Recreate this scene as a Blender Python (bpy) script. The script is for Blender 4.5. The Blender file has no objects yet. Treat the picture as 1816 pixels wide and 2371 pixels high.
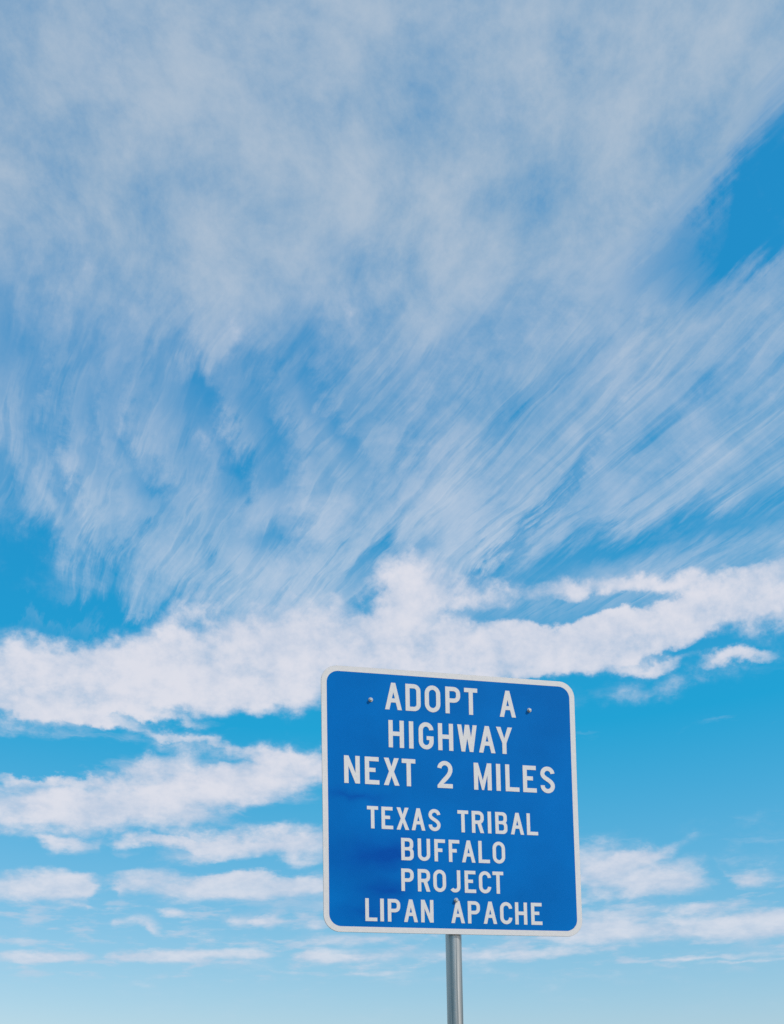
import bpy, bmesh, math, random
from mathutils import Vector, Matrix
from mathutils.geometry import tessellate_polygon, delaunay_2d_cdt

random.seed(7)
scene = bpy.context.scene
col = scene.collection
R = math.radians

# ------------------------------------------------------------------ camera
EYE = 1.55                                   # eye height above the ground
PITCH, ROLL = 0.12136365, -0.01648561
FOCAL = 2960.0 / 1816.0                      # focal length in picture widths
cam_data = bpy.data.cameras.new('camera')
cam = bpy.data.objects.new('camera', cam_data)
col.objects.link(cam)
scene.camera = cam
cam_data.sensor_fit = 'HORIZONTAL'
cam_data.sensor_width = 36.0
cam_data.lens = 36.0 * FOCAL
cam_data.shift_y = 1052.2 / 1816.0
cam_data.clip_start = 0.05
cam_data.clip_end = 20000.0
_fw = Vector((0, math.cos(PITCH), math.sin(PITCH)))
_up = Vector((0, -math.sin(PITCH), math.cos(PITCH)))
_rt = Vector((1, 0, 0))
_r2 = math.cos(ROLL) * _rt + math.sin(ROLL) * _up
_u2 = -math.sin(ROLL) * _rt + math.cos(ROLL) * _up
m = Matrix((_r2, _u2, -_fw)).transposed().to_4x4()
m.translation = (0, 0, EYE)
cam.matrix_world = m

# ------------------------------------------------------------------ light
SUN_AZ, SUN_EL = R(113), R(43)
SKY = 0.15                                   # world strength
sun_data = bpy.data.lights.new('sun', 'SUN')
sun_data.energy = 3.6
sun_data.angle = R(0.55)
sun_data.color = (1.0, 0.95, 0.88)
sun = bpy.data.objects.new('sun', sun_data)
col.objects.link(sun)
sun.location = (4, -2, 8)
sdir = Vector((math.sin(SUN_AZ) * math.cos(SUN_EL), math.cos(SUN_AZ) * math.cos(SUN_EL), math.sin(SUN_EL)))
sun.rotation_euler = sdir.to_track_quat('Z', 'Y').to_euler()

scene.cycles.use_denoising = False
vs = scene.view_settings
vs.view_transform = 'Standard'
vs.look = 'None'
vs.exposure = 0.0
vs.gamma = 1.0
vs.use_curve_mapping = False

# ------------------------------------------------------------------ sky and clouds (world shader)
world = bpy.data.worlds.new('World')
scene.world = world
world.use_nodes = True
NT = world.node_tree
NT.nodes.clear()


class V:
    """a socket (or number) with arithmetic"""
    def __init__(s, k): s.k = k
    def __add__(a, b): return mth('ADD', a, b)
    __radd__ = __add__
    def __sub__(a, b): return mth('SUBTRACT', a, b)
    def __rsub__(a, b): return mth('SUBTRACT', b, a)
    def __mul__(a, b): return mth('MULTIPLY', a, b)
    __rmul__ = __mul__
    def __truediv__(a, b): return mth('DIVIDE', a, b)


def put(sock, v):
    if isinstance(v, V): NT.links.new(v.k, sock)
    else: sock.default_value = v


def mth(op, a, b=None, c=None):
    n = NT.nodes.new('ShaderNodeMath'); n.operation = op
    put(n.inputs[0], a)
    if b is not None: put(n.inputs[1], b)
    if c is not None: put(n.inputs[2], c)
    return V(n.outputs[0])


def vec(x, y, z=0.0):
    n = NT.nodes.new('ShaderNodeCombineXYZ')
    put(n.inputs[0], x); put(n.inputs[1], y); put(n.inputs[2], z)
    return V(n.outputs[0])


def noise(v, scale=1.0, detail=4.0, rough=0.55, lac=2.0):
    n = NT.nodes.new('ShaderNodeTexNoise')
    put(n.inputs['Vector'], v)
    n.inputs['Scale'].default_value = scale
    n.inputs['Detail'].default_value = detail
    n.inputs['Roughness'].default_value = rough
    n.inputs['Lacunarity'].default_value = lac
    return V(n.outputs['Fac']), V(n.outputs['Color'])


def rng(v, a, b, c=0.0, d=1.0, smooth=True):
    n = NT.nodes.new('ShaderNodeMapRange')
    n.interpolation_type = 'SMOOTHSTEP' if smooth else 'LINEAR'
    n.clamp = True
    put(n.inputs[0], v); put(n.inputs[1], a); put(n.inputs[2], b); put(n.inputs[3], c); put(n.inputs[4], d)
    return V(n.outputs[0])


def sep(v):
    n = NT.nodes.new('ShaderNodeSeparateXYZ'); put(n.inputs[0], v)
    return [V(o) for o in n.outputs]


def mixc(f, a, b):
    n = NT.nodes.new('ShaderNodeMix'); n.data_type = 'RGBA'
    for s, v in ((n.inputs['Factor'], f), ):
        put(s, v)
    for i, v in ((6, a), (7, b)):
        if isinstance(v, V): NT.links.new(v.k, n.inputs[i])
        else: n.inputs[i].default_value = (*v, 1)
    return V(n.outputs[2])


def clamp01(v):
    n = NT.nodes.new('ShaderNodeClamp'); put(n.inputs[0], v)
    return V(n.outputs[0])


def sight(px, py):
    """azimuth and elevation in degrees of a point of the sky"""
    k = 1816.0 / 1680.0
    x = (px * k - 908) / 2960.0
    y = -(py * k - 2237.7) / 2960.0
    d = (x * _r2 + y * _u2 + _fw).normalized()
    return math.degrees(math.atan2(d.x, d.y)), math.degrees(math.asin(d.z))


def blobs(v, lst, start=0.0):
    acc = start
    for b in lst:
        cx, cy, rx, ry = b[:4]
        rot = b[4] if len(b) > 4 else 0.0
        w = b[5] if len(b) > 5 else 1.0
        a0, e0 = sight(cx, cy)
        ax = (sight(cx + 5, cy)[0] - sight(cx - 5, cy)[0]) / 10
        ey = (sight(cx, cy - 5)[1] - sight(cx, cy + 5)[1]) / 10
        mp = NT.nodes.new('ShaderNodeMapping'); mp.vector_type = 'TEXTURE'
        put(mp.inputs[0], v)
        mp.inputs['Location'].default_value = (a0, e0, 0)
        mp.inputs['Rotation'].default_value = (0, 0, R(rot))
        mp.inputs['Scale'].default_value = (2 * rx * ax, 2 * ry * ey, 1)
        g = NT.nodes.new('ShaderNodeTexGradient'); g.gradient_type = 'SPHERICAL'
        NT.links.new(mp.outputs[0], g.inputs[0])
        acc = mth('MULTIPLY_ADD', V(g.outputs['Fac']), w, acc)
    return acc


tc = NT.nodes.new('ShaderNodeTexCoord')
D = V(tc.outputs['Generated'])
dx, dy, dz = sep(D)
el = mth('ARCSINE', dz) * 57.29578
az_true = mth('ARCTAN2', dx, dy) * 57.29578
az = mth('PINGPONG', az_true + 25.0 + 200.0, 50.0)      # the pattern of banks goes on round the sky
az = az - 25.0
zc = mth('MAXIMUM', dz, 0.035)
px_, py_ = dx / zc, dy / zc                              # the flat layer the high cloud lies in
PHI = R(-19.5)                                           # the wind the streaks lie along
qa = px_ * math.sin(PHI) + py_ * math.cos(PHI)
qc = px_ * math.cos(PHI) - py_ * math.sin(PHI)

# clear sky
sk = NT.nodes.new('ShaderNodeTexSky')
sk.sky_type = 'NISHITA'
sk.sun_disc = False
sk.sun_elevation = SUN_EL
sk.sun_rotation = SUN_AZ
sk.altitude = 200
sk.air_density = 1.0
sk.dust_density = 1.0
sk.ozone_density = 1.0
s = NT.nodes.new('ShaderNodeSeparateColor')
NT.links.new(sk.outputs[0], s.inputs[0])
cr = mth('MAXIMUM', V(s.outputs[0]) * 1.08 - 1.70, 0.11)
cg = V(s.outputs[1]) * 0.69 + 0.62
cb = V(s.outputs[2]) * 0.48 + 2.45
cc = NT.nodes.new('ShaderNodeCombineColor')
put(cc.inputs[0], cr); put(cc.inputs[1], cg); put(cc.inputs[2], cb)
clear = V(cc.outputs[0])


def lum(r, g, b): return (r / SKY, g / SKY, b / SKY)


# --- high cirrus: streaks below, a soft veil above
wf, wc = noise(vec(qa, qc, 0), 1.6, 2.0, 0.5)
wx, wy, wz = sep(wc)
_, kc = noise(vec(qa * 0.7, qc, 5.0), 7.0, 2.0, 0.6)
kx, ky, kz = sep(kc)
qa_w = qa + (wx - 0.5) * 0.45 + (kx - 0.5) * 0.10
qc_w = qc + (wy - 0.5) * 0.12 + (ky - 0.5) * 0.026
st1, _ = noise(vec(qa_w * 1.8, qc_w * 8.5, 0.0), 1.0, 7.0, 0.66)
st2, _ = noise(vec(qa_w * 2.3, qc_w * 27.0 + qa * 2.0, 3.0), 1.0, 4.0, 0.62)
fib = rng(mth('ABSOLUTE', st2 - 0.5), 0.0, 0.07, 1.0, 0.0)
sof, _ = noise(vec(dx + (wx - 0.5) * 0.12, dy, dz + (wy - 0.5) * 0.10), 15.0, 8.0, 0.66)
streak = st1 * 0.62 + st2 * 0.32 + (fib - 0.3) * (st1 - 0.30) * 0.26 + 0.03
hi = rng(el, 30.5, 37.5)
tex = streak + (sof - streak) * (hi * 0.72 + 0.28)
aw = az + (wz - 0.5) * 3.0 + (sof - 0.5) * (5.0 + hi * 4.0)
ew = el + (wy - 0.5) * 3.0 + (st1 - 0.5) * (6.0 - hi * 4.0) + (st2 - 0.5) * 3.0
vc = vec(aw, ew)
CIRRUS = [
    # cx, cy, rx, ry, rot, weight          bright parts
    (1380, 60, 330, 140, 15, .20), (830, 380, 190, 110, 20, .22), (250, 480, 200, 90, -30, .17), (1080, 440, 230, 80, 35, .18), (470, 620, 90, 130, 20, .20), (300, 200, 330, 120, 0, .06),
    (330, 1180, 260, 70, -25, .50), (540, 1240, 160, 45, 0, .35), (900, 1030, 200, 110, 35, .34), (1320, 900, 380, 60, 35, .26), (760, 1110, 120, 50, 30, .22),
    (1600, 900, 180, 110, 35, .18), (1480, 600, 36, 110, -35, .35), (180, 900, 60, 230, 5, .10), (1100, 860, 160, 90, 30, .10), (1640, 60, 160, 120, 30, .15), (1000, 1130, 110, 50, 20, .2),
    # blue parts
    (1670, 350, 165, 88, 40, -.95), (1560, 440, 135, 66, 40, -.85), (1680, 490, 150, 74, 10, -.75), (1440, 500, 110, 40, 35, -.35),
    (5, 1040, 50, 110, 0, -.55), (10, 1215, 85, 80, -10, -.80), (200, 1325, 110, 28, 0, -.65), (30, 1320, 60, 40, 0, -.2),
    (1160, 1095, 200, 16, 42, -.62), (1420, 1170, 330, 40, 8, -.7), (820, 1215, 90, 26, 10, -.6), (610, 1160, 60, 44, 40, -.6),
    (135, 1040, 22, 46, 0, -.7), (120, 930, 22, 66, 0, -.5), (415, 800, 42, 60, 30, -.5), (560, 900, 30, 115, 28, -.45), (200, 880, 26, 110, 4, -.4), (270, 930, 18, 100, 6, -.35), (80, 900, 16, 120, 0, -.35), (470, 930, 16, 90, 20, -.3), (700, 900, 16, 100, 32, -.3), (500, 1010, 55, 34, 40, -.5),
    (650, 780, 50, 50, 40, -.4), (320, 1030, 22, 55, 0, -.55), (1000, 740, 220, 40, 20, -.28), (250, 720, 260, 90, 0, -.14), (420, 940, 40, 60, 0, -.25), (1250, 1020, 60, 16, 42, -.3),
    (30, 680, 70, 90, 0, -.3), (760, 545, 60, 35, 0, -.28), (1130, 195, 70, 30, 30, -.22), (960, 100, 40, 90, 0, -.15), (215, 180, 40, 70, 0, -.2), (420, 440, 50, 50, 0, -.15),
]
cov = blobs(vc, CIRRUS)
prof = rng(el, 30.5, 38.5, 0.36, 0.80) - rng(el, 17.5, 24.0, 1.3, 0.0)
C = rng(prof + cov, -0.40, 1.10)
dns = mth('MAXIMUM', C * ((tex - 0.5) * (5.4 - hi * 1.8) + 0.68 + hi * 0.52), 0.0)
ca = (1.0 - mth('POWER', 2.71828, dns * -1.45)) * 0.95
shade = rng((sof - 0.5) * 1.7 + (st2 - 0.5) * (0.8 - hi * 0.8), -0.35, 0.35)
ccol = mixc(rng(el, 21.0, 40.0), lum(.64, .70, .80), lum(.465, .555, .655))
cdim = mixc(rng(el, 21.0, 40.0), lum(.50, .62, .755), lum(.34, .47, .60))
c1 = mixc(ca, clear, mixc(shade, cdim, ccol))

# --- low banks of cumulus
lv = mth('LOGARITHM', mth('MAXIMUM', dz, 0.0) + 0.07, 2.71828) * 0.52
ldir = vec(dx, dy, lv)
lf, lc = noise(ldir, 21.0, 6.0, 0.6)
lx, ly, lz = sep(lc)
fine, _ = noise(ldir, 62.0, 5.0, 0.62)
drift = mth('SINE', az_true * 0.045) * rng(mth('ABSOLUTE', az_true), 25.0, 45.0) * 2.2   # the banks wander up and down further round
vb = vec(az + (lx - 0.5) * 3.2, el + drift + (ly - 0.5) * rng(el, 7.0, 18.0, 0.7, 2.6))
BANKS = [
    # the long bank
    (40, 1465, 190, 62, 0, 1.1), (290, 1450, 230, 56, 4, 1.0), (560, 1390, 220, 75, 8, 1.0), (560, 1480, 220, 28, 0, .6), (800, 1380, 200, 65, 0, 1.0),
    (900, 1258, 85, 48, -8, .95), (1060, 1395, 210, 38, 5, .9), (1260, 1375, 190, 38, 8, .9), (1430, 1318, 150, 40, 8, .95), (1640, 1305, 150, 36, 8, .95),
    (1240, 1248, 150, 20, 0, .85), (1330, 1400, 130, 16, 6, .6), (1440, 1238, 100, 16, 0, .75), (1600, 1240, 120, 22, 8, .8), (1080, 1290, 70, 20, 10, .5),
    (200, 1538, 190, 9, -9, .75), (60, 1510, 110, 16, -6, .6), (330, 1530, 120, 8, -8, .5),
    (1400, 1422, 55, 10, 0, .8), (1580, 1412, 58, 13, 6, .9), (1450, 1462, 160, 26, 6, .42), (1220, 1440, 120, 14, 0, .45),
    # the second bank
    (90, 1728, 180, 38, 0, 1.0), (390, 1705, 180, 50, 6, 1.0), (580, 1665, 140, 24, 10, .85), (300, 1640, 80, 22, 10, .6), (470, 1600, 100, 18, -6, .6), (640, 1630, 80, 18, 0, .55), (60, 1665, 110, 8, 0, .5),
    # third
    (600, 1808, 105, 26, 0, 1.0), (330, 1806, 150, 8, 0, .75), (140, 1812, 36, 10, 0, .75), (430, 1815, 70, 24, 0, .6),
    (80, 1893, 100, 26, 0, 1.0), (150, 1905, 60, 20, 0, .5), (440, 1900, 170, 21, 0, 1.1), (560, 1895, 90, 17, 0, .7), (670, 1870, 50, 24, 0, .5),
    (235, 1945, 30, 4, 0, .6), (260, 1972, 36, 9, 0, .6), (325, 1985, 22, 13, -30, .65), (378, 1958, 24, 6, 0, .8), (510, 1976, 60, 10, 0, .65), (570, 1965, 20, 12, 40, .6), (660, 1975, 50, 14, 0, .6), (170, 1945, 40, 6, 0, .5),
    (80, 2046, 100, 8, 2, .9), (380, 2048, 200, 8, 2, 1.0), (640, 2050, 60, 6, 0, .6), (780, 2050, 120, 11, 0, .65), (640, 2082, 40, 4, 0, .45), (780, 2086, 60, 4, 0, .45),
    # right of the sign
    (1290, 1868, 100, 40, 0, 1.05), (1440, 1884, 65, 24, 8, .95), (1590, 1882, 44, 16, 0, .9), (1370, 1836, 90, 10, 12, .6), (1380, 1945, 130, 10, 0, .45),
    (1270, 1985, 80, 20, 0, .9), (1480, 1992, 200, 20, 2, 1.0), (1650, 1985, 100, 20, 4, .9), (1540, 1945, 60, 9, 0, .45), (1060, 2045, 80, 11, 0, .6), (1210, 2040, 70, 6, 0, .55), (1450, 2055, 170, 3, 0, .55), (1620, 2058, 80, 2.5, 0, .5),
    (760, 2010, 90, 10, 0, .6),
    # openings
    (1500, 1640, 330, 72, 0, -1.0),     (1210, 1305, 100, 16, 4, -.75), (985, 1322, 55, 14, 0, -.5), (765, 1300, 45, 22, 30, -.5), (1380, 1275, 70, 12, 6, -.5), (280, 1560, 120, 10, -8, -.3), (224, 1890, 16, 60, 0, -.9), (205, 2047, 22, 14, 0, -.8), (612, 2049, 24, 14, 0, -.8), (250, 1850, 250, 10, 0, -.45), (90, 1620, 150, 22, 0, -.5), (640, 1735, 130, 18, 8, -.4), (500, 1860, 200, 7, 0, -.4), (1530, 1890, 14, 30, 0, -.6), (1400, 1935, 200, 8, 0, -.3),
]
bk = mth('SMOOTH_MIN', blobs(vb, BANKS), 1.0, 0.35)
bank = bk + (lf - 0.5) * 1.10 + (fine - 0.5) * 0.80
t0 = rng(el, 9.0, 18.0, 0.0, 0.10)
halo = rng(bk * 0.85 + (lf - 0.5) * 1.3 + (fine - 0.5) * 0.3, t0 - 0.05, t0 + 0.95) * 0.62
core = rng(bank, t0 + 0.10, t0 + 0.40 + lz * 1.0) * rng(el, 8.0, 15.0, 0.72, 0.88)
# thin layers and scraps of cloud between the banks
thin, _ = noise(vec(az_true * 0.11, el * 0.75 + (lx - 0.5) * 1.2, 2.0), 1.0, 5.0, 0.62)
thin = rng(thin + bk * 0.22, 0.50, 0.76) * rng(el, 6.0, 8.0) * rng(el, 15.0, 21.0, 1.0, 0.0) * 0.52
scrap, _ = noise(vec(az_true * 0.42, el * 1.7, 9.0), 1.0, 5.0, 0.60)
scrap = rng(scrap, 0.49, 0.66) * rng(el, 5.8, 7.0) * rng(el, 9.2, 11.0, 1.0, 0.0) * 0.62
ba = 1.0 - (1.0 - halo) * (1.0 - core) * (1.0 - thin) * (1.0 - scrap)
ba = ba * rng(el, 6.0, 17.0, 0.80, 0.97) * rng(el, 4.0, 7.0, 0.1, 1.0)
lit = rng(bk * 0.45 + (lf - 0.5) * 1.9 + (fine - 0.5) * 1.3, -0.15, 0.85)
bank_col = mixc(lit, lum(.55, .62, .755), lum(.77, .765, .83))
c2 = mixc(ba, c1, bank_col)

bg = NT.nodes.new('ShaderNodeBackground')
put(bg.inputs[0], c2)
bg.inputs[1].default_value = SKY
out = NT.nodes.new('ShaderNodeOutputWorld')
NT.links.new(bg.outputs[0], out.inputs[0])
world.cycles.sampling_method = 'MANUAL'
world.cycles.sample_map_resolution = 256

# ------------------------------------------------------------------ materials
def material(name, base, rough=0.5, metal=0.0):
    mt = bpy.data.materials.new(name)
    mt.use_nodes = True
    b = mt.node_tree.nodes['Principled BSDF']
    b.inputs['Base Color'].default_value = (*base, 1)
    b.inputs['Roughness'].default_value = rough
    b.inputs['Metallic'].default_value = metal
    return mt, mt.node_tree, b


def tint(nt, b, scale, lo, hi, detail=4, rough=0.55, p0=.3, p1=.7, stretch=(1, 1, 1), bump=0.0, rr=None):
    """noise-driven colour between lo and hi, with optional bump and roughness range"""
    tcn = nt.nodes.new('ShaderNodeTexCoord')
    mp = nt.nodes.new('ShaderNodeMapping')
    mp.inputs['Scale'].default_value = stretch
    nt.links.new(tcn.outputs['Object'], mp.inputs[0])
    n = nt.nodes.new('ShaderNodeTexNoise')
    n.inputs['Scale'].default_value = scale
    n.inputs['Detail'].default_value = detail
    n.inputs['Roughness'].default_value = rough
    nt.links.new(mp.outputs[0], n.inputs['Vector'])
    rp = nt.nodes.new('ShaderNodeValToRGB')
    rp.color_ramp.elements[0].position = p0
    rp.color_ramp.elements[1].position = p1
    rp.color_ramp.elements[0].color = (*lo, 1)
    rp.color_ramp.elements[1].color = (*hi, 1)
    nt.links.new(n.outputs['Fac'], rp.inputs[0])
    nt.links.new(rp.outputs[0], b.inputs['Base Color'])
    if rr:
        mr = nt.nodes.new('ShaderNodeMapRange')
        mr.inputs[1].default_value = p0; mr.inputs[2].default_value = p1
        mr.inputs[3].default_value, mr.inputs[4].default_value = rr
        nt.links.new(n.outputs['Fac'], mr.inputs[0])
        nt.links.new(mr.outputs[0], b.inputs['Roughness'])
    if bump:
        bp = nt.nodes.new('ShaderNodeBump')
        bp.inputs['Strength'].default_value = bump
        bp.inputs['Distance'].default_value = 0.01
        nt.links.new(n.outputs['Fac'], bp.inputs['Height'])
        nt.links.new(bp.outputs[0], b.inputs['Normal'])
    return n, rp


M = {}
# blue film: even colour with dark reflections of cloud and ground painted in
mt, nt, b = material('blue_film', (0.003, 0.125, 0.46), 0.38)
b.inputs['Specular IOR Level'].default_value = 0.06
n, rp = tint(nt, b, 3.0, (0.0, 0.138, 0.48), (0.0, 0.163, 0.55), 3, .5, .35, .65)
refl_co = nt.nodes.new('ShaderNodeTexCoord')
def dark_reflection(x, z, rx, rz, rot=0.0):
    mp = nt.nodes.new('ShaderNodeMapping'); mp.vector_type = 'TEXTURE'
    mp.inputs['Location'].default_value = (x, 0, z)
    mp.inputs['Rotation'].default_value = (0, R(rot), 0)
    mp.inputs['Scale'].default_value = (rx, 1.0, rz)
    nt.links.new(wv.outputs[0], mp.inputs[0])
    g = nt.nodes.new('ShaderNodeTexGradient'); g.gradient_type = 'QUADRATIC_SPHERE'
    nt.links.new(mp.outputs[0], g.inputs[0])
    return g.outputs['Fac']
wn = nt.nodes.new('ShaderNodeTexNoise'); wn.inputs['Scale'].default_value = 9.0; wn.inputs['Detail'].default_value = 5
nt.links.new(refl_co.outputs['Object'], wn.inputs['Vector'])
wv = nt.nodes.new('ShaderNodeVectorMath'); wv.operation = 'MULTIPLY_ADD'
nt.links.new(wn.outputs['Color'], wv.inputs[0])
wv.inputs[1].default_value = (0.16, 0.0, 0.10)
nt.links.new(refl_co.outputs['Object'], wv.inputs[2])
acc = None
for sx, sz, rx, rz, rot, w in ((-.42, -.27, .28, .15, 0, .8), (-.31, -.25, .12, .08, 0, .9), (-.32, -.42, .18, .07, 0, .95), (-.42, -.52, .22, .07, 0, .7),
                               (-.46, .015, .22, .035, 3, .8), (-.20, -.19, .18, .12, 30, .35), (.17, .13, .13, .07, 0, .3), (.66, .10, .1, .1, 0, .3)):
    f = dark_reflection(sx + .08, sz + .05, rx * 1.4, rz * 1.4, rot)
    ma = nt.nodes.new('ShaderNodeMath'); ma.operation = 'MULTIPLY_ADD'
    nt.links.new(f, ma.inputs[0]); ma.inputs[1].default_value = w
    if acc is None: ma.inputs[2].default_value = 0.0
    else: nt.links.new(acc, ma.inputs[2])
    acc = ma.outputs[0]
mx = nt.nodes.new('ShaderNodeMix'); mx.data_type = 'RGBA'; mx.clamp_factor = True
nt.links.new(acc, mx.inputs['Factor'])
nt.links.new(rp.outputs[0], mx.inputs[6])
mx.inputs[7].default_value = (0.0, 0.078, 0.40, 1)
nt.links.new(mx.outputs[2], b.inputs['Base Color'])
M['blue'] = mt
# white retroreflective sheeting, a little chalky and mottled
mt, nt, b = material('white_sheeting', (.74, .70, .69), 0.5)
tint(nt, b, 60.0, (.67, .655, .67), (.72, .705, .72), 5, .6, .3, .7, rr=(.45, .55))
M['white'] = mt
# aluminium blank
mt, nt, b = material('aluminium', (.42, .43, .44), 0.45, 0.9)
tint(nt, b, 30.0, (.30, .31, .32), (.48, .49, .5), 4, .6, .3, .7, rr=(.38, .55))
M['alu'] = mt
# galvanised pipe, drawn lengthwise, its streaked reflections painted into the colour
mt, nt, b = material('galvanised_pipe', (.5, .52, .52), 0.3, 1.0)
tint(nt, b, 75.0, (.22, .265, .28), (.66, .67, .67), 5, .6, .36, .66, (1, 1, .012), 0.10, (.36, .54))
M['galv'] = mt
mt, nt, b = material('bolt_zinc', (.62, .63, .64), 0.4, 0.55)
tint(nt, b, 90.0, (.46, .47, .48), (.66, .67, .68), 3, .5, .3, .7, rr=(.28, .45))
M['zinc'] = mt
mt, nt, b = material('dry_grass_ground', (.17, .15, .08), 0.95)
tint(nt, b, 1.4, (.10, .10, .045), (.24, .20, .11), 9, .65, .35, .65, (1, 1, 1), 0.6)
M['ground'] = mt
mt, nt, b = material('concrete', (.38, .36, .33), 0.9)
tint(nt, b, 14.0, (.30, .28, .26), (.44, .42, .39), 6, .6, .3, .7, (1, 1, 1), 0.3)
M['concrete'] = mt


# ------------------------------------------------------------------ helpers
def obj(name, me, mat, parent=None, loc=(0, 0, 0)):
    o = bpy.data.objects.new(name, me)
    if mat is not None and not me.materials: me.materials.append(mat)
    col.objects.link(o)
    o.location = loc
    if parent is not None: o.parent = parent
    return o


def to_mesh(bm, name, smooth=False):
    bmesh.ops.recalc_face_normals(bm, faces=bm.faces[:])
    if smooth:
        for f in bm.faces: f.smooth = True
    me = bpy.data.meshes.new(name)
    bm.to_mesh(me); bm.free()
    return me


def tube_mesh(name, p0, p1, r, wall=0.004, seg=64, rings=1):
    """hollow pipe between two points"""
    p0, p1 = Vector(p0), Vector(p1)
    ax = (p1 - p0).normalized()
    e1 = ax.orthogonal().normalized(); e2 = ax.cross(e1)
    bm = bmesh.new()
    prof = [(0, r - wall), (0, r - .0008), (.0008, r)] 
    L = (p1 - p0).length
    prof += [(L * i / rings, r) for i in range(1, rings)]
    prof += [(L - .0008, r), (L, r - .0008), (L, r - wall)]
    loops = []
    for t, rad in prof:
        c = p0 + ax * t
        loops.append([bm.verts.new(c + rad * (math.cos(a) * e1 + math.sin(a) * e2)) for a in (2 * math.pi * i / seg for i in range(seg))])
    n = len(loops)
    for k in range(n):
        A, B = loops[k], loops[(k + 1) % n]
        for i in range(seg):
            bm.faces.new((A[i], A[(i + 1) % seg], B[(i + 1) % seg], B[i]))
    me = to_mesh(bm, name, True)
    return me


# ------------------------------------------------------------------ ground
bm = bmesh.new()
ring_r = [0, 3, 8, 20, 60, 200, 700, 2500, 6000]
prev = None
rg = random.Random(3)
for k, rr in enumerate(ring_r):
    if rr == 0:
        cur = [bm.verts.new((0, 5, 0))]
    else:
        cur = []
        for i in range(48):
            a = 2 * math.pi * i / 48
            cur.append(bm.verts.new((rr * math.cos(a), 5 + rr * math.sin(a), rg.uniform(-.02, .02) * min(1, rr / 8) * (0 if rr < 4 else 1))))
        if len(prev) == 1:
            for i in range(48): bm.faces.new((prev[0], cur[i], cur[(i + 1) % 48]))
        else:
            for i in range(48): bm.faces.new((prev[i], cur[i], cur[(i + 1) % 48], prev[(i + 1) % 48]))
    prev = cur
ground = obj('ground', to_mesh(bm, 'ground', True), M['ground'])
ground['kind'] = 'structure'

# ------------------------------------------------------------------ the sign
SIDE = 1.2192
HALF = SIDE / 2
YAW = 0.24506199
CENTRE = Vector((0.29257148, 5.70609889, EYE + 1.44566876))
sign = bpy.data.objects.new('road_sign', None)
col.objects.link(sign)
sign.empty_display_size = 0.3
sign.location = (CENTRE.x, CENTRE.y, 0)
sign.rotation_euler = (0, 0, YAW)
sign['label'] = 'square blue adopt a highway sign with white border on galvanised steel post'
sign['category'] = 'road sign'
ZC = CENTRE.z                                # local: x along the face, -y towards the viewer, z up


def warp(x, z):
    """how far the sheet metal bows out of its plane"""
    return (0.004 * math.sin(2.3 * x + 1.9 * z + 0.6) * math.cos(2.9 * z - 1.1 * x)
            - 0.006 * max(0.0, (-x - 0.25)) * max(0.0, 0.75 - abs(z + .1)) * 3.0)


def rrect(hx, hz, r, seg=14):
    pts = []
    for cx, cz, a0 in ((hx - r, hz - r, 0), (-hx + r, hz - r, 90), (-hx + r, -hz + r, 180), (hx - r, -hz + r, 270)):
        for i in range(seg + 1):
            a = R(a0 + 90 * i / seg)
            pts.append((cx + r * math.cos(a), cz + r * math.sin(a)))
    return pts


def densify(loop, step=0.06):
    o = []
    for i, p in enumerate(loop):
        q = loop[(i + 1) % len(loop)]
        d = math.hypot(q[0] - p[0], q[1] - p[1])
        n = max(1, int(d / step))
        for k in range(n): o.append((p[0] + (q[0] - p[0]) * k / n, p[1] + (q[1] - p[1]) * k / n))
    return o


def inside(p, loop):
    c = False
    n = len(loop)
    for i in range(n):
        (x1, y1), (x2, y2) = loop[i], loop[(i + 1) % n]
        if (y1 > p[1]) != (y2 > p[1]) and p[0] < (x2 - x1) * (p[1] - y1) / (y2 - y1) + x1: c = not c
    return c


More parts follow.
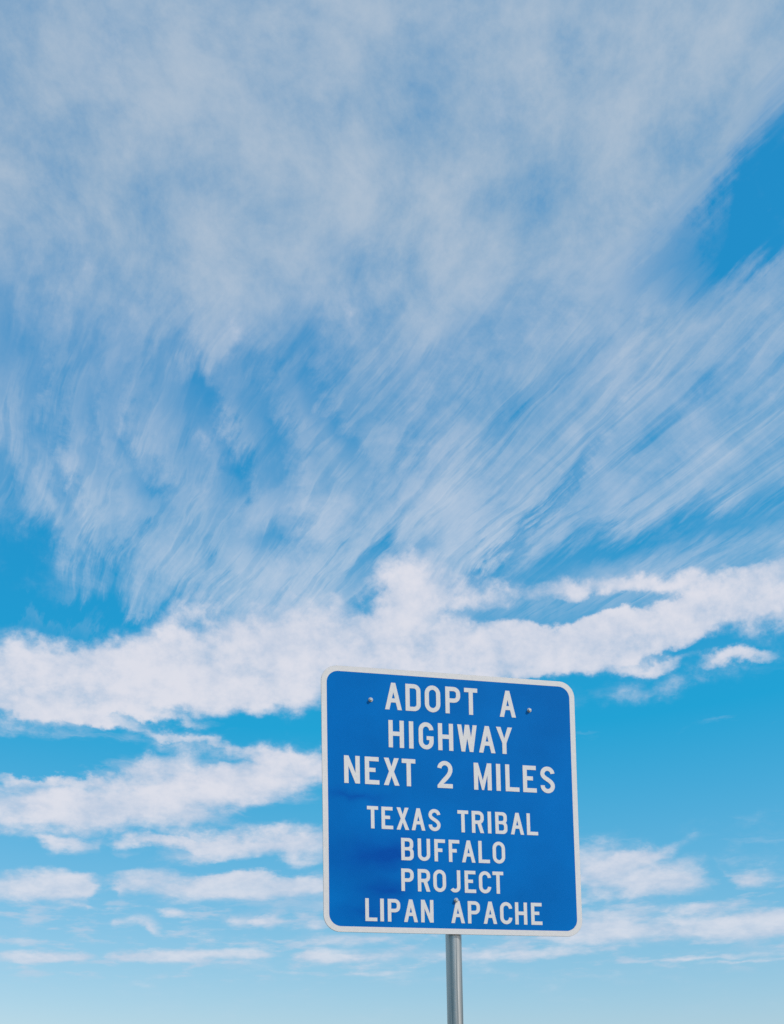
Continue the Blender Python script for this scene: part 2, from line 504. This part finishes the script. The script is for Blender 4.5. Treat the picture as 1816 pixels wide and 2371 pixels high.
def slab(name, outer, hole, y_front, y_back, grid=0.06):
    """flat sheet that follows the bow of the sign, with real thickness"""
    outer = densify(outer)
    loops = [outer] + ([densify(hole)] if hole else [])
    pts, edges = [], []
    for lp in loops:
        s0 = len(pts)
        pts += [Vector(p) for p in lp]
        edges += [(s0 + i, s0 + (i + 1) % len(lp)) for i in range(len(lp))]
    nb = len(pts)
    if grid:
        g = [i * grid for i in range(-11, 12)]
        for x in g:
            for z in g:
                if inside((x, z), loops[0]) and not (hole and inside((x, z), loops[1])):
                    if min(math.hypot(x - p[0], z - p[1]) for p in pts[:nb]) > grid * .35: pts.append(Vector((x, z)))
    vs_, es_, fs_, *_ = delaunay_2d_cdt(pts, edges, [], 0, 1e-6)
    fs_ = [f for f in fs_ if inside((sum(vs_[i].x for i in f) / len(f), sum(vs_[i].y for i in f) / len(f)), loops[0])
           and not (hole and inside((sum(vs_[i].x for i in f) / len(f), sum(vs_[i].y for i in f) / len(f)), loops[1]))]
    bm = bmesh.new()
    F = [bm.verts.new((v.x, y_front + warp(v.x, v.y), v.y)) for v in vs_]
    B = [bm.verts.new((v.x, y_back + warp(v.x, v.y), v.y)) for v in vs_]
    cnt = {}
    for f in fs_:
        bm.faces.new([F[i] for i in f]).smooth = True
        bm.faces.new([B[i] for i in reversed(f)]).smooth = True
        for i in range(len(f)):
            e = (f[i], f[(i + 1) % len(f)])
            cnt.setdefault(tuple(sorted(e)), []).append(e)
    for k, l in cnt.items():
        if len(l) == 1:
            a, c = l[0]
            bm.faces.new((F[a], B[a], B[c], F[c]))
    for v in [v for v in bm.verts if not v.link_faces]: bm.verts.remove(v)
    bmesh.ops.recalc_face_normals(bm, faces=bm.faces[:])
    me = bpy.data.meshes.new(name)
    bm.to_mesh(me); bm.free()
    sharp = [False] * len(me.edges)
    me.set_sharp_from_angle(angle=R(40)) if hasattr(me, 'set_sharp_from_angle') else None
    return me


RAD, BORDER = 0.0762, 0.0254
outer = rrect(HALF, HALF, RAD)
inner = rrect(HALF - BORDER, HALF - BORDER, RAD - BORDER + .004)
panel = obj('panel', slab('panel', rrect(HALF, HALF, RAD), None, 0.0, 0.0032), M['alu'], sign, (0, 0, ZC))
border = obj('border', slab('border', rrect(HALF - .0006, HALF - .0006, RAD), inner, -0.0008, -0.0001), M['white'], sign, (0, 0, ZC))
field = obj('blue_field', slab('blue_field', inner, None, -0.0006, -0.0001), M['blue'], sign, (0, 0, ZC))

# --- lettering: each letter its own outline, cut from sheeting
T = 0.158


def arc(cx, cy, rx, ry, a0, a1, n=14):
    return [(cx + rx * math.cos(R(a0 + (a1 - a0) * i / n)), cy + ry * math.sin(R(a0 + (a1 - a0) * i / n))) for i in range(n + 1)]


def bez(p0, p1, p2, p3, n=14):
    o = []
    for i in range(1, n):
        t = i / n; u = 1 - t
        o.append(tuple(u * u * u * a + 3 * u * u * t * b_ + 3 * u * t * t * c + t * t * t * d for a, b_, c, d in zip(p0, p1, p2, p3)))
    return o


def sides(path, t=T):
    """left and right outlines of a stroke of width t along a path"""
    L_, R_ = [], []
    n = len(path)
    for i, p in enumerate(path):
        a = path[max(0, i - 1)]; c = path[min(n - 1, i + 1)]
        dx_, dy_ = c[0] - a[0], c[1] - a[1]
        d = math.hypot(dx_, dy_) or 1
        nx, ny = -dy_ / d * t / 2, dx_ / d * t / 2
        L_.append((p[0] + nx, p[1] + ny)); R_.append((p[0] - nx, p[1] - ny))
    return L_, R_


def stroke(path):
    l, r = sides(path)
    return [l + r[::-1]]


def stadium(w, h0, h1, inset):
    r = w / 2 - inset
    ry = w / 2 + .02 - inset
    return arc(w / 2, h1 - w / 2 - .02, r, ry, 0, 180) + arc(w / 2, h0 + w / 2 + .02, r, ry, 180, 360)


def bowl(w, y0, y1, r, x0=0.0, inset=0.0):
    """right-rounded box"""
    return [(x0, y0 + inset)] + arc(w - r, y0 + r, r - inset, r - inset, -90, 0) + arc(w - r, y1 - r, r - inset, r - inset, 0, 90) + [(x0, y1 - inset)]


def glyphs():
    G = {}
    w, s_ = .625, .16; mm = w / 2 - .078
    G['A'] = (w, [[(0, 0), (s_, 0), (s_ + .27 * mm, .27), (w - s_ - .27 * mm, .27), (w - s_, 0), (w, 0), (w / 2 + .078, 1), (w / 2 - .078, 1)],
                  [(s_ + .42 * mm, .42), (w - s_ - .42 * mm, .42), (w / 2, (w / 2 - s_) / mm)]])
    w = .565
    out_ = [(0, 0)] + arc(w - .21, .21, .21, .21, -90, 0) + [(w, .33)] + bez((w, .33), (w, .43), (w - .03, .48), (w - .075, .515), 8) + [(w - .075, .515)] \
        + bez((w - .075, .515), (w - .04, .55), (w - .015, .60), (w - .015, .68), 8) + arc(w - .015 - .21, .79, .21, .21, 0, 90) + [(0, 1)]
    G['B'] = (w, [out_, [(T, T * .95)] + arc(w - .25, T * .95 + .09, .092, .09, -90, 0) + arc(w - .25, .445 - .09, .092, .09, 0, 90) + [(T, .445)],
                  [(T, .59)] + arc(w - .265, .59 + .09, .092, .09, -90, 0) + arc(w - .265, 1 - T * .95 - .09, .092, .09, 0, 90) + [(T, 1 - T * .95)]])
    w = .57; r = w / 2 - T / 2; ry = r + .02; k = w / 2 + .02
    G['C'] = (w, stroke(arc(w / 2, 1 - k, r, ry, 2, 180, 20) + arc(w / 2, k, r, ry, 180, 358, 20)))
    w = .565
    G['D'] = (w, [bowl(w, 0, 1, .25), bowl(w, 0, 1, .25, T, T)])
    w = .525
    G['E'] = (w, [[(0, 0), (w, 0), (w, T), (T, T), (T, .45), (w * .74, .45), (w * .74, .45 + T * .95), (T, .45 + T * .95), (T, 1 - T), (w * .97, 1 - T), (w * .97, 1), (0, 1)]])
    w = .498
    G['F'] = (w, [[(0, 0), (T, 0), (T, .43), (w * .74, .43), (w * .74, .43 + T), (T, .43 + T), (T, 1 - T), (w, 1 - T), (w, 1), (0, 1)]])
    w = .555; r = w / 2 - T / 2; ry = r + .02; k = w / 2 + .02
    l, rr = sides(arc(w / 2, 1 - k, r, ry, 4, 180, 20) + arc(w / 2, k, r, ry, 180, 360, 20) + [(w - T / 2, .40)])
    G['G'] = (w, [rr + [(w, .49), (w * .53, .49), (w * .53, .35)] + [(w - T, .35)] + l[:-1][::-1]])
    w = .567
    G['H'] = (w, [[(0, 0), (T, 0), (T, .43), (w - T, .43), (w - T, 0), (w, 0), (w, 1), (w - T, 1), (w - T, .43 + T), (T, .43 + T), (T, 1), (0, 1)]])
    G['I'] = (.164, [[(0, 0), (.164, 0), (.164, 1), (0, 1)]])
    w = .498; r = w / 2 - T / 2
    G['J'] = (w, stroke([(w - T / 2, 1), (w - T / 2, w / 2)] + arc(w / 2, w / 2, r, r, 0, -150, 18)[1:]))
    w = .53
    G['L'] = (w, [[(0, 0), (w, 0), (w, T), (T, T), (T, 1), (0, 1)]])
    w = .672
    G['M'] = (w, [[(0, 0), (T, 0), (T, .56), (w / 2 - .038, 0), (w / 2 + .038, 0), (w - T, .56), (w - T, 0), (w, 0), (w, 1), (w - .165, 1), (w / 2, .36), (.165, 1), (0, 1)]])
    w = .568
    G['N'] = (w, [[(0, 0), (T, 0), (T, .62), (w - .165, 0), (w, 0), (w, 1), (w - T, 1), (w - T, .38), (.165, 1), (0, 1)]])
    w = .585
    G['O'] = (w, [stadium(w, 0, 1, 0), stadium(w, 0, 1, T)])
    w = .565
    pb = arc(w - .25, .41 + .25, .25, .25, -90, 0) + arc(w - .25, .75, .25, .25, 0, 90)
    ph = [(T, .41 + T)] + arc(w - .25, .66, .25 - T, .25 - T, -90, 0) + arc(w - .25, .75, .25 - T, .25 - T, 0, 90) + [(T, 1 - T)]
    G['P'] = (w, [[(0, 0), (T, 0), (T, .41)] + pb + [(0, 1)], ph])
    rb = arc(w - .25, .66, .25, .25, -62, 0) + arc(w - .25, .75, .25, .25, 0, 90)
    G['R'] = (w, [[(0, 0), (T, 0), (T, .41), (.265, .41), (w - .172, 0), (w, 0)] + rb + [(0, 1)], ph])
    w = .55; r = w / 2 - T / 2
    G['S'] = (w, stroke(arc(w / 2, .725, r, .275 - T / 2, 4, 180, 16) + bez((T / 2, .725), (T / 2, .53), (w - T / 2, .50), (w - T / 2, .275), 14)
                        + arc(w / 2, .275, r, .275 - T / 2, 0, -184, 16)))
    w = .505
    G['T'] = (w, [[(w / 2 - T / 2, 0), (w / 2 + T / 2, 0), (w / 2 + T / 2, 1 - T), (w, 1 - T), (w, 1), (0, 1), (0, 1 - T), (w / 2 - T / 2, 1 - T)]])
    w = .567; r = w / 2 - T / 2
    G['U'] = (w, stroke([(T / 2, 1), (T / 2, w / 2)] + arc(w / 2, w / 2, r, r, 180, 360, 22)[1:-1] + [(w - T / 2, w / 2), (w - T / 2, 1)]))
    w = .74
    G['W'] = (w, [[(0, 1), (.155, 1), (.222, .55), (.29, 1), (.45, 1), (.518, .55), (.585, 1), (w, 1), (.595, 0), (.455, 0), (w / 2, .50), (.285, 0), (.145, 0)]])
    w = .575
    G['X'] = (w, [[(0, 0), (.175, 0), (w / 2, .325), (w - .175, 0), (w, 0), (w / 2 + .092, .505), (w - .012, 1), (w - .187, 1), (w / 2, .685), (.187, 1), (.012, 1), (w / 2 - .092, .505)]])
    w = .62
    G['Y'] = (w, [[(w / 2 - T / 2, 0), (w / 2 + T / 2, 0), (w / 2 + T / 2, .40), (w, 1), (w - .175, 1), (w / 2, .575), (.175, 1), (0, 1), (w / 2 - T / 2, .40)]])
    w = .57; r = w / 2 - T / 2
    pth = arc(w / 2, .70, r, .30 - T / 2, 172, 0, 22) + bez((w - T / 2, .70), (w - T / 2, .56), (.40, .44), (.26, .30), 12) + [(.26, .30), (.145, .16)]
    l, rr = sides(pth)
    G['2'] = (w, [l[:-1] + [(.225, T), (w, T), (w, 0), (0, 0), (0, .10)] + rr[:-1][::-1]])
    return G


GLYPH = glyphs()


def letter_mesh(ch, h, cx, cz):
    """outline scaled to height h; follows the bow of the sheet where it sits"""
    w, cons = GLYPH[ch]
    loops = [[Vector(((x - w / 2) * h, 0, y * h)) for x, y in c] for c in cons]
    flat = [p for lp in loops for p in lp]
    tris = tessellate_polygon([[Vector((p.x, p.z, 0)) for p in lp] for lp in loops])
    bm = bmesh.new()
    w0 = warp(cx, cz + h / 2)
    yf = lambda p: warp(cx + p.x, cz + p.z) - w0
    F = [bm.verts.new((p.x, -0.0006 + yf(p), p.z)) for p in flat]
    B = [bm.verts.new((p.x, yf(p) - .00005, p.z)) for p in flat]
    for t in tris:
        if len(set(t)) == 3:
            try:
                bm.faces.new([F[i] for i in t])
            except ValueError:
                pass
    k = 0
    for lp in loops:
        n_ = len(lp)
        for i in range(n_):
            a, c = k + i, k + (i + 1) % n_
            try: bm.faces.new((F[a], F[c], B[c], B[a]))
            except ValueError: pass
        k += n_
    return to_mesh(bm, 'letter')


LINES = [
    (.1270, .4190, [('A', -.2749), ('D', -.1818), ('O', -.0889), ('P', .0084), ('T', .0956), ('A', .2753)]),
    (.1275, .2424, [('H', -.264), ('I', -.1935), ('G', -.1228), ('H', -.0297), ('W', .0741), ('A', .1703), ('Y', .2545)]),
    (.1275, .0652, [('N', -.4728), ('E', -.3799), ('X', -.2893), ('T', -.2084), ('2', -.0367), ('M', .145), ('I', .2208), ('L', .289), ('E', .3743), ('S', .4627)]),
    (.1026, -.1380, [('T', -.3809), ('E', -.313), ('X', -.2409), ('A', -.1676), ('S', -.0913), ('T', .0441), ('R', .1153), ('I', .1715), ('B', .2287), ('A', .3064), ('L', .3801)]),
    (.1026, -.2777, [('B', -.2216), ('U', -.1442), ('F', -.0697), ('F', -.0016), ('A', .067), ('L', .1414), ('O', .2127)]),
    (.1026, -.4182, [('P', -.2237), ('R', -.1472), ('O', -.0734), ('J', -.001), ('E', .0716), ('C', .1419), ('T', .2045)]),
    (.1026, -.5585, [('L', -.3933), ('I', -.3438), ('P', -.2886), ('A', -.2109), ('N', -.1344), ('A', .0096), ('P', .0854), ('A', .1629), ('C', .2395), ('H', .3116), ('E', .3867)]),
]
for h, base, chars in LINES:
    for ch, cx in chars:
        obj('letter', letter_mesh(ch, h, cx, base), M['white'], field, (cx, -0.0008 + warp(cx, base + h / 2), base))

# --- post and its T-shaped arm behind the plate
PR = 0.0365
PY = 0.0032 + 0.006 + PR                     # pipe axis behind the face
ARM_Z = ZC + 0.459
obj('post', tube_mesh('post', (0, PY, 0.30), (0, PY, ARM_Z - 0.030), PR, rings=24), M['galv'], sign)
obj('anchor_sleeve', tube_mesh('anchor_sleeve', (0, PY, -0.05), (0, PY, 0.42), PR + .0065, .006), M['galv'], sign)
arm = obj('cross_arm', tube_mesh('cross_arm', (-.46, PY, ARM_Z), (.46, PY, ARM_Z), 0.030, rings=8), M['galv'], sign)
tee = obj('tee_fitting', tube_mesh('tee_fitting', (-.075, PY, ARM_Z), (.075, PY, ARM_Z), 0.0345, .004), M['galv'], sign)

# --- bolts: hex head on a washer, with a saddle clamp behind
def disc(bm, r, y0, y1, seg, bev):
    rings_ = [(0, y0), (r - bev, y0), (r, y0 + bev), (r, y1), (0, y1)]
    prev_ = None
    for rad, y in rings_:
        cur_ = [bm.verts.new((0, y, 0))] if rad == 0 else [bm.verts.new((rad * math.cos(2 * math.pi * i / seg), y, rad * math.sin(2 * math.pi * i / seg))) for i in range(seg)]
        if prev_ is not None:
            for i in range(seg):
                j = (i + 1) % seg
                if len(prev_) == 1: bm.faces.new((prev_[0], cur_[i], cur_[j]))
                elif len(cur_) == 1: bm.faces.new((prev_[i], prev_[j], cur_[0]))
                else: bm.faces.new((prev_[i], prev_[j], cur_[j], cur_[i]))
        prev_ = cur_


bm = bmesh.new(); disc(bm, .0078, -.0105, -.0022, 6, .0014); head_me = to_mesh(bm, 'bolt')
bm = bmesh.new(); disc(bm, .0105, -.0024, -.0010, 24, .0005); wash_me = to_mesh(bm, 'washer')
bm = bmesh.new()
disc(bm, .0045, .0032, .012, 12, .0005)
shank_me = to_mesh(bm, 'shank')
for bx, bz, rot in ((-.3814, .4590, 12), (.3818, .4590, 37), (.0025, -.4533, 50)):
    bo = obj('bolt', head_me, M['zinc'], sign, (bx, warp(bx, bz) - .0004, ZC + bz))
    bo.rotation_euler = (0, R(rot), 0)
    obj('washer', wash_me, M['zinc'], bo)
    obj('shank', shank_me, M['zinc'], bo)
    # band that wraps the pipe behind the plate
    if bz > 0: me = tube_mesh('clamp', (bx - .016, PY, ZC + bz), (bx + .016, PY, ZC + bz), .0335, .0035, 40)
    else: me = tube_mesh('clamp', (0, PY, ZC + bz - .016), (0, PY, ZC + bz + .016), PR + .0035, .0035, 40)
    obj('clamp', me, M['alu'], sign)

# --- concrete footing the post is set in
bm = bmesh.new()
ring_ = [(0, .045), (.135, .045), (.152, .028), (.155, -.12)]
pv = None
for rad, z in ring_:
    cu = [bm.verts.new((0, PY, z))] if rad == 0 else [bm.verts.new((rad * math.cos(2 * math.pi * i / 40) * (1 + .02 * math.sin(5 * i)), PY + rad * math.sin(2 * math.pi * i / 40), z)) for i in range(40)]
    if pv is not None:
        for i in range(40):
            j = (i + 1) % 40
            if len(pv) == 1: bm.faces.new((pv[0], cu[i], cu[j]))
            else: bm.faces.new((pv[i], pv[j], cu[j], cu[i]))
    pv = cu
obj('footing', to_mesh(bm, 'footing'), M['concrete'], sign)
